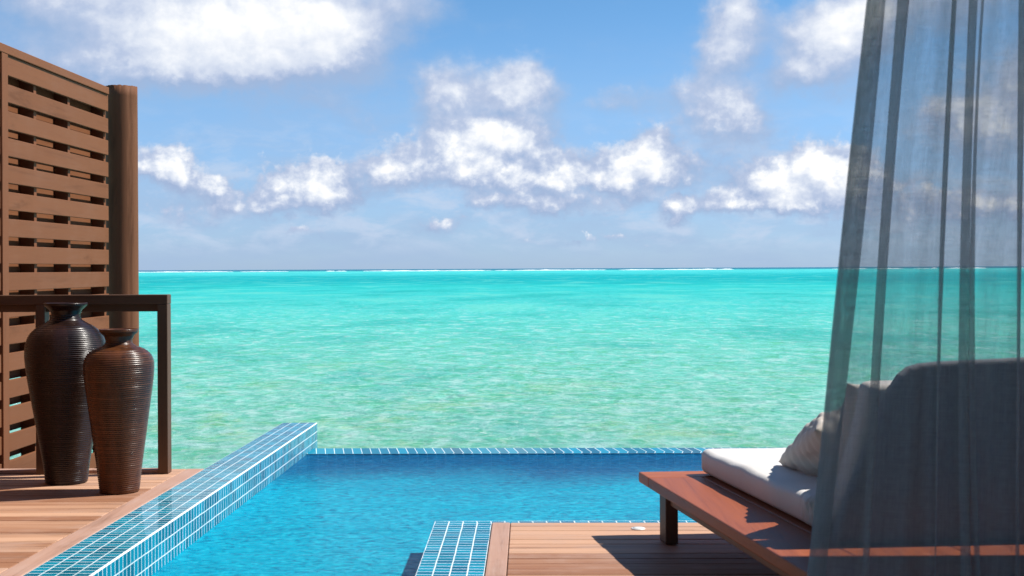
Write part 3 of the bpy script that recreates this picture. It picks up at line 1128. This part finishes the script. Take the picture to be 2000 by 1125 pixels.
def sweep_mattress():
    """rounded-rectangle section swept along a path that lies flat and then bends up to a backrest"""
    t = 0.108
    lw0 = 0.268
    lw1 = 1.72
    s_foot = 0.085
    flat = 1.29
    ang = radians(85)
    rad = 0.17
    back = 0.33
    path = []      # (s, z, angle) of centreline
    n = 44
    for i in range(n):
        path.append((s_foot + flat * i / n, BED_Z + 0.004 + t / 2, 0.0))
    s, z = s_foot + flat, BED_Z + 0.004 + t / 2
    nb = 22
    for i in range(nb):
        a = ang * i / nb
        path.append((s, z, a))
        da = ang / nb
        s += rad * da * cos(a)
        z += rad * da * sin(a)
    nk = 34
    for i in range(nk + 1):
        path.append((s + back * i / nk * cos(ang), z + back * i / nk * sin(ang), ang))
    # cumulative length
    acc = [0.0]
    for a, b in zip(path, path[1:]):
        acc.append(acc[-1] + sqrt((a[0] - b[0]) ** 2 + (a[1] - b[1]) ** 2))
    tot = acc[-1]
    hw = (lw1 - lw0) / 2
    wc = (lw0 + lw1) / 2
    r = 0.024
    # section: rounded rectangle samples (w, h)
    sec = []

    def arc(cx, cy, a0):
        for i in range(7):
            a = a0 + pi / 2 * i / 6
            sec.append((cx + r * cos(a), cy + r * sin(a)))
    arc(hw - r, t / 2 - r, 0)
    for i in range(1, 24):
        sec.append((hw - r - (2 * hw - 2 * r) * i / 24, t / 2))
    arc(-hw + r, t / 2 - r, pi / 2)
    arc(-hw + r, -t / 2 + r, pi)
    for i in range(1, 24):
        sec.append((-hw + r + (2 * hw - 2 * r) * i / 24, -t / 2))
    arc(hw - r, -t / 2 + r, 1.5 * pi)
    bm = bmesh.new()
    rows = []
    rnd = random.Random(9)
    bend0, bend1 = flat - 0.10, flat + 0.30
    extra = []
    idx = list(range(len(path)))
    prof = []
    # rounded ends: shrink the first and last few sections
    ends = [(-r * (1 - cos(a)) if False else a) for a in ()]
    for i in idx:
        prof.append((acc[i], path[i]))

    def section(q, e):
        s_, z_, a_ = q
        # e: distance from an end (rounded end)
        if e < r:
            k = sqrt(max(0.0, r * r - (r - e) ** 2))
            shr = r - k
        else:
            shr = 0.0
        row = []
        L = q_len
        for (w, h) in sec:
            ww = math.copysign(max(abs(w) - shr, 0), w)
            hh = math.copysign(max(abs(h) - shr, 0), h)
            # crown and sag, seam pinch, wrinkles in the bend
            puff = 0.010 * (1 - (w / hw) ** 2) * (1 if h > 0 else 0)
            side = max(0.0, (abs(w) / hw - 0.93) / 0.07)
            bulge = 0.010 * (1 - (h / (t / 2)) ** 2) * side
            wr = 0.0
            if bend0 < L < bend1:
                env = sin(pi * (L - bend0) / (bend1 - bend0)) ** 1.5
                wr = env * (0.015 * sin(L * 150 + h * 55 + 1.2 * sin(w * 7)) + 0.006 * sin(L * 263 + h * 90)) * (0.35 + 0.65 * side)
            wob = 0.0035 * sin(L * 9 + w * 5) + 0.002 * sin(L * 23 - w * 11)
            ww += math.copysign(bulge + wr * side, w)
            hh += (puff + wob + wr * (1 - side) * (1 if h > 0 else -0.2)) if h > 0 else 0
            tp = max(0.0, (L - flat) / (tot - flat))
            ww += 0.14 * (tp ** 1.15) * (0.5 - 0.5 * w / hw) - 0.02 * tp ** 5
            ds, dz = -sin(a_) * hh, cos(a_) * hh
            p = bedpt(s_ + ds, wc + ww, z_ + dz)
            row.append(bm.verts.new(p))
        return row
    # sections incl. rounded starts
    samples = []
    for e in (0.0004, 0.0015, 0.004, 0.008, 0.014, 0.024, 0.034):
        samples.append(e)
    samples += [a for a in acc if 0.045 < a < tot - 0.045]
    samples += [tot - e for e in (0.034, 0.024, 0.014, 0.008, 0.004, 0.0015, 0.0004)]
    # densify the bend
    samples += [bend0 + (bend1 - bend0) * i / 110 for i in range(111)]
    samples = sorted(set(round(q, 5) for q in samples))
    for a in samples:
        # interpolate path
        j = max(i for i in idx if acc[i] <= a + 1e-9)
        j = min(j, len(path) - 2)
        u = (a - acc[j]) / (acc[j + 1] - acc[j])
        q = tuple(path[j][k] + (path[j + 1][k] - path[j][k]) * u for k in range(3))
        q_len = a
        rows.append(section(q, min(a, tot - a)))
    ns = len(sec)
    for a, b in zip(rows, rows[1:]):
        for i in range(ns):
            k = (i + 1) % ns
            bm.faces.new((a[i], b[i], b[k], a[k]))
    bm.faces.new(rows[0])
    bm.faces.new(rows[-1][::-1])
    bmesh.ops.recalc_face_normals(bm, faces=bm.faces)
    o = finish('lounge_mattress', bm, M_MATT, smooth=True)
    tag(o, 'thick cream lounge mattress on the daybed, folded up into a backrest behind the curtain', 'mattress')
    # backrest panel behind the raised part; its dark grey paints in the shade
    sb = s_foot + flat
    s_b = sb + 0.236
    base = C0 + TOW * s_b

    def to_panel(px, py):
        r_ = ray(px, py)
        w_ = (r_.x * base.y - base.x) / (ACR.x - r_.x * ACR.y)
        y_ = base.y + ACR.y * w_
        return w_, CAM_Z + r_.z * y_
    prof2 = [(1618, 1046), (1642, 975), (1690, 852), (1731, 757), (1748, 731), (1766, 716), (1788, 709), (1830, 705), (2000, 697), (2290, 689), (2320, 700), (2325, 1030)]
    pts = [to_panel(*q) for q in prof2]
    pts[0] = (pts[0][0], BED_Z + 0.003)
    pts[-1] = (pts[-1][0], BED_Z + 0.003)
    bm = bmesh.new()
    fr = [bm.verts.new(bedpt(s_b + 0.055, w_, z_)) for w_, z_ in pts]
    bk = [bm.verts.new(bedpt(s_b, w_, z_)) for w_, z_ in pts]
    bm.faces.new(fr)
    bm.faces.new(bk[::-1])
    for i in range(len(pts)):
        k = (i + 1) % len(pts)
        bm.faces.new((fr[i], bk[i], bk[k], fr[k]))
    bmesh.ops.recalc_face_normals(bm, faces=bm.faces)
    bo = finish('backrest', bm, fabric('shade_grey_canvas', (0.17, 0.175, 0.20)), o, bevel=0.014, segs=3)
    bo['label'] = 'backrest with a slanted rounded corner, shade painted in as dark grey'
    return dict(sb=sb, ang=ang)


MT = sweep_mattress()


def pillow(name, size, thick, loc, rot, mat, label, pleats=0.0, seed=1):
    bm = bmesh.new()
    n = 64
    rnd = random.Random(seed)
    ph = [rnd.uniform(0, 6) for _ in range(8)]

    def pt(u, v, sg):
        # u, v in -1..1 ; square outline pulled in between the corners
        pin = 0.05
        x = u * (1 - pin * (1 - abs(u)) * 0 - pin * (1 - v * v) * (abs(u) ** 3))
        y = v * (1 - pin * (1 - u * u) * (abs(v) ** 3))
        h = (max(0, 1 - abs(u) ** 2.6) ** 0.55) * (max(0, 1 - abs(v) ** 2.6) ** 0.55)
        rad = sqrt(u * u + v * v)
        wr = pleats * (h ** 0.5) * (1 - h * 0.5) * (sin(u * 17 + v * 3 + ph[0] + 1.5 * sin(v * 4 + ph[1])) + 0.6 * sin(u * 31 - v * 6 + ph[2]))
        wr += pleats * 0.9 * (h ** 0.45) * (1 - 0.6 * h) * sin(v * 24 + 2.5 * sin(u * 3 + ph[5]) + ph[6])
        wr += 0.010 * h * sin(u * 4 + ph[3]) * sin(v * 5 + ph[4])
        return (x * size[0] / 2, y * size[1] / 2, sg * (thick / 2 * h) + wr * (1 if sg > 0 else 0.8) * sg)
    grids = []
    for sg in (1, -1):
        g = {}
        for i in range(n + 1):
            for j in range(n + 1):
                u, v = -1 + 2 * i / n, -1 + 2 * j / n
                if sg < 0 and (i in (0, n) or j in (0, n)):
                    g[i, j] = grids[0][i, j]
                else:
                    g[i, j] = bm.verts.new(pt(u, v, sg))
        grids.append(g)
        for i in range(n):
            for j in range(n):
                q = (g[i, j], g[i + 1, j], g[i + 1, j + 1], g[i, j + 1])
                bm.faces.new(q if sg > 0 else q[::-1])
    o = finish(name, bm, mat, smooth=True)
    o.matrix_world = Matrix.Translation(loc) @ rot
    tag(o, label, 'pillow')
    return o


def bed_rot(tilt, yaw=0.0, roll=0.0):
    """pillow local x across the bed, local y up the backrest, z out of its face towards the foot"""
    X = ACR.copy()
    Z = Vector((0, 0, 1))
    # back direction leaning towards the head
    Yv = (TOW * cos(tilt) + Z * sin(tilt)).normalized()
    N = X.cross(Yv).normalized()
    Yv = N.cross(X)
    M = Matrix((X, Yv, N)).transposed().to_4x4()
    return M @ Matrix.Rotation(yaw, 4, 'Z') @ Matrix.Rotation(roll, 4, 'X')


sb = MT['sb']
pillow('throw_pillow', (0.56, 0.60), 0.27, bedpt(0.95, 0.66, BED_Z + 0.235), bed_rot(radians(19), radians(2)), M_PILLOW,
       'creased beige throw pillow lying on the flat part of the mattress', 0.016, 3)
pillow('throw_pillow', (0.62, 0.54), 0.20, bedpt(1.34, 0.66, BED_Z + 0.28), bed_rot(radians(58), radians(-4)), M_PILLOW2,
       'large cream pillow leaning on the raised backrest, seen through the curtain', 0.004, 5)


# ------------------------------------------------------------------ recessed deck light
def build_deck_light():
    g = on_z(1246.5, 1032.5, 0.006)
    root = thing('deck_light', g, 'small round white light set into the near deck beside the daybed leg', 'light')
    m = plain('white_enamel', (0.80, 0.80, 0.78), 0.35, 0.5, 0, 0, 0.03)
    bm = bmesh.new()
    R = 0.033
    lathe(bm, [(R, 0), (R, 0.003), (R * 0.93, 0.0055), (R * 0.80, 0.006)], 40, (g.x, g.y, g.z - 0.002))
    finish('trim_ring', bm, m, root, smooth=True)
    bm = bmesh.new()
    lathe(bm, [(R * 0.79, 0), (R * 0.77, 0.0065), (R * 0.3, 0.0085)], 40, (g.x, g.y, g.z - 0.002))
    finish('lens', bm, plain('frosted_cover', (0.82, 0.82, 0.80), 0.3, 0.5, 0, 0, 0.02), root, smooth=True)


build_deck_light()


# ------------------------------------------------------------------ sheer curtain
CUR_Y = 3.60


def curtain_mat(name, op, seed):
    m, t, p = new_mat(name)
    t.n.remove(p)
    out = t.n['Material Output']
    uv = t.node('ShaderNodeUVMap')
    u, v, _ = t.sep(uv.outputs[0])
    # weave: fine threads of uneven thickness
    wu = t.noise(t.comb(t.math('MULTIPLY', u, 420.0), t.math('MULTIPLY', v, 9.0), 0), 1.0, 2, 0.6)
    wv = t.noise(t.comb(t.math('MULTIPLY', u, 9.0), t.math('MULTIPLY', v, 420.0), 3.0), 1.0, 2, 0.6)
    sl = t.noise(t.comb(t.math('MULTIPLY', u, 55.0), t.math('MULTIPLY', v, 40.0), 0), 1.0, 4, 0.65)
    w = t.math('ADD', t.math('MULTIPLY', wu, 0.5), t.math('MULTIPLY', wv, 0.5))
    a = t.math('ADD', op, t.math('MULTIPLY_ADD', w, 0.55, -0.275))
    a = t.math('ADD', a, t.math('MULTIPLY_ADD', sl, 0.24, -0.12), clamp=True)
    ga = t.noise(t.comb(t.math('MULTIPLY', u, 16.0), t.math('MULTIPLY', v, 0.22), 7.0), 1.0, 3, 0.55)
    a = t.math('ADD', a, t.math('MULTIPLY_ADD', ga, 0.5, -0.25), clamp=True)
    # cloth seen edge-on is denser
    lw = t.node('ShaderNodeLayerWeight')
    lw.inputs[0].default_value = 0.35
    a = t.math('ADD', a, t.math('MULTIPLY', t.smooth(lw.outputs['Facing'], 0.25, 0.95), 0.45), clamp=True)
    col = (0.55, 0.545, 0.55, 1)
    dif = t.node('ShaderNodeBsdfDiffuse')
    t.put(dif.inputs[0], col)
    tl = t.node('ShaderNodeBsdfTranslucent')
    t.put(tl.inputs[0], col)
    mx = t.node('ShaderNodeMixShader')
    mx.inputs[0].default_value = 0.35
    t.l.new(dif.outputs[0], mx.inputs[1])
    t.l.new(tl.outputs[0], mx.inputs[2])
    tr = t.node('ShaderNodeBsdfTransparent')
    m2 = t.node('ShaderNodeMixShader')
    t.put(m2.inputs[0], a)
    t.l.new(tr.outputs[0], m2.inputs[1])
    t.l.new(mx.outputs[0], m2.inputs[2])
    t.l.new(m2.outputs[0], out.inputs[0])
    return m


def build_curtain():
    # cloth path: (x at photo row 0, x at row 600, x at row 1125, depth offset)
    knots = [
        (1692, 1630, 1575, 0.000), (1710, 1650, 1596, -0.012), (1735, 1680, 1630, 0.004),
        (1780, 1727, 1694, -0.020), (1766, 1719, 1690, 0.000), (1752, 1710, 1684, 0.022), (1775, 1735, 1710, 0.030),
        (1815, 1780, 1765, -0.012), (1852, 1822, 1812, 0.010),
        (1867, 1838, 1829, -0.010), (1866, 1837, 1828, 0.004), (1864, 1835, 1826, 0.016), (1868, 1840, 1832, 0.020),
        (1890, 1865, 1862, 0.0),
        (1909, 1893, 1897, -0.022), (1901, 1885, 1890, 0.002), (1893, 1876, 1880, 0.024), (1908, 1888, 1894, 0.030),
        (1926, 1905, 1915, -0.004), (1923, 1902, 1912, 0.012), (1920, 1899, 1909, 0.024), (1930, 1912, 1922, 0.020),
        (1965, 1950, 1955, -0.012),
        (2001, 1992, 1990, -0.016), (1998, 1990, 1988, 0.004), (1995, 1987, 1985, 0.018), (2008, 2001, 2002, 0.024),
        (2050, 2048, 2050, -0.012), (2100, 2105, 2108, 0.012), (2090, 2095, 2099, 0.030), (2140, 2150, 2155, -0.01), (2200, 2215, 2225, 0.015),
    ]
    ztop, zbot = 2.72, 0.06
    # world z at the three reference rows
    zr = [on_y(1800, q, CUR_Y).z for q in (0, 600, 1125)]

    def xat(k, z):
        w = [on_y(k[i], (0, 600, 1125)[i], CUR_Y).x for i in range(3)]
        # quadratic through three
        (z0, z1, z2), (a, b, c) = zr, w
        if z > z0:
            return a + (a - b) / (z0 - z1) * (z - z0)
        if z < z2:
            return c + (c - b) / (z2 - z1) * (z - z2)
        return a * (z - z1) * (z - z2) / ((z0 - z1) * (z0 - z2)) + b * (z - z0) * (z - z2) / ((z1 - z0) * (z1 - z2)) + c * (z - z0) * (z - z1) / ((z2 - z0) * (z2 - z1))

    def path(z, ks):
        pts = [Vector((xat(k, z) + 0.0025 * sin(z * 3.1 + i * 1.7), CUR_Y + k[3] + 0.006 * sin(z * 1.9 + i * 0.9), z)) for i, k in enumerate(ks)]
        for _ in range(3):
            q = [pts[0]]
            for a, b in zip(pts, pts[1:]):
                q += [a * 0.75 + b * 0.25, a * 0.25 + b * 0.75]
            q.append(pts[-1])
            pts = q
        return pts
    root = thing('sheer_curtain', (on_y(1850, 800, CUR_Y).x, CUR_Y, zbot), 'sheer grey curtain hanging in loose folds on the right', 'curtain')

    def sheet(name, ks, mat, dy=0.0):
        bm = bmesh.new()
        uvl = bm.loops.layers.uv.new('UVMap')
        rows = []
        nz = 40
        for j in range(nz + 1):
            z = zbot + (ztop - zbot) * j / nz
            ps = path(z, ks)
            row = []
            acc = 0
            for i, p in enumerate(ps):
                if i:
                    acc += (p - ps[i - 1]).length
                row.append((bm.verts.new(p + Vector((0, dy, 0))), acc, z))
            rows.append(row)
        for a, b in zip(rows, rows[1:]):
            for i in range(len(a) - 1):
                q = (a[i], a[i + 1], b[i + 1], b[i])
                f = bm.faces.new([k[0] for k in q])
                for lp, k in zip(f.loops, q):
                    lp[uvl].uv = (k[1], k[2])
        return finish(name, bm, mat, root, smooth=True)
    sheet('cloth', knots, curtain_mat('sheer_voile', 0.54, 1))
    sheet('hem', [(1692.5, 1630.5, 1575.5, 0.000), (1710, 1648, 1592, -0.013), (1726, 1666, 1612, -0.008)], curtain_mat('sheer_voile_hem', 0.78, 2), -0.006)
    # rod
    bm = bmesh.new()
    lathe(bm, [(0.014, 0), (0.014, 4.2)], 20)
    for v in bm.verts:
        v.co = Vector((v.co.z + 0.7, CUR_Y + v.co.x, 2.735 + v.co.y))
    rod = finish('curtain_rod', bm, plain('dark_metal', (0.05, 0.05, 0.05), 0.4, 0.5))
    tag(rod, 'dark rod under the eave carrying the sheer curtain', 'curtain rod')


build_curtain()


# ------------------------------------------------------------------ villa behind and above the viewpoint (its eave shades the curtain, its walls are added to block sky light)
def build_villa():
    root = thing('villa', (0.5, -2.5, 0.0), 'unseen timber villa: roof eave shades the sheer curtain, walls added to block sky light', 'villa')
    bm = bmesh.new()
    box(bm, (-6.0, -4.5, 2.78), (7.0, 4.68, 2.95))
    finish('roof', bm, M_SHADE_WOOD, root)
    for lo, hi in (((-2.2, -4.0, -0.1), (5.4, -3.85, 2.779)), ((-2.35, -4.0, -0.1), (-2.201, 0.6, 2.779)), ((5.401, -4.0, -0.1), (5.55, 3.9, 2.779))):  # unseen walls added to keep sky light off bed and curtain
        bm = bmesh.new()
        box(bm, lo, hi)
        finish('wall', bm, M_SHADE_WOOD, root)


build_villa()
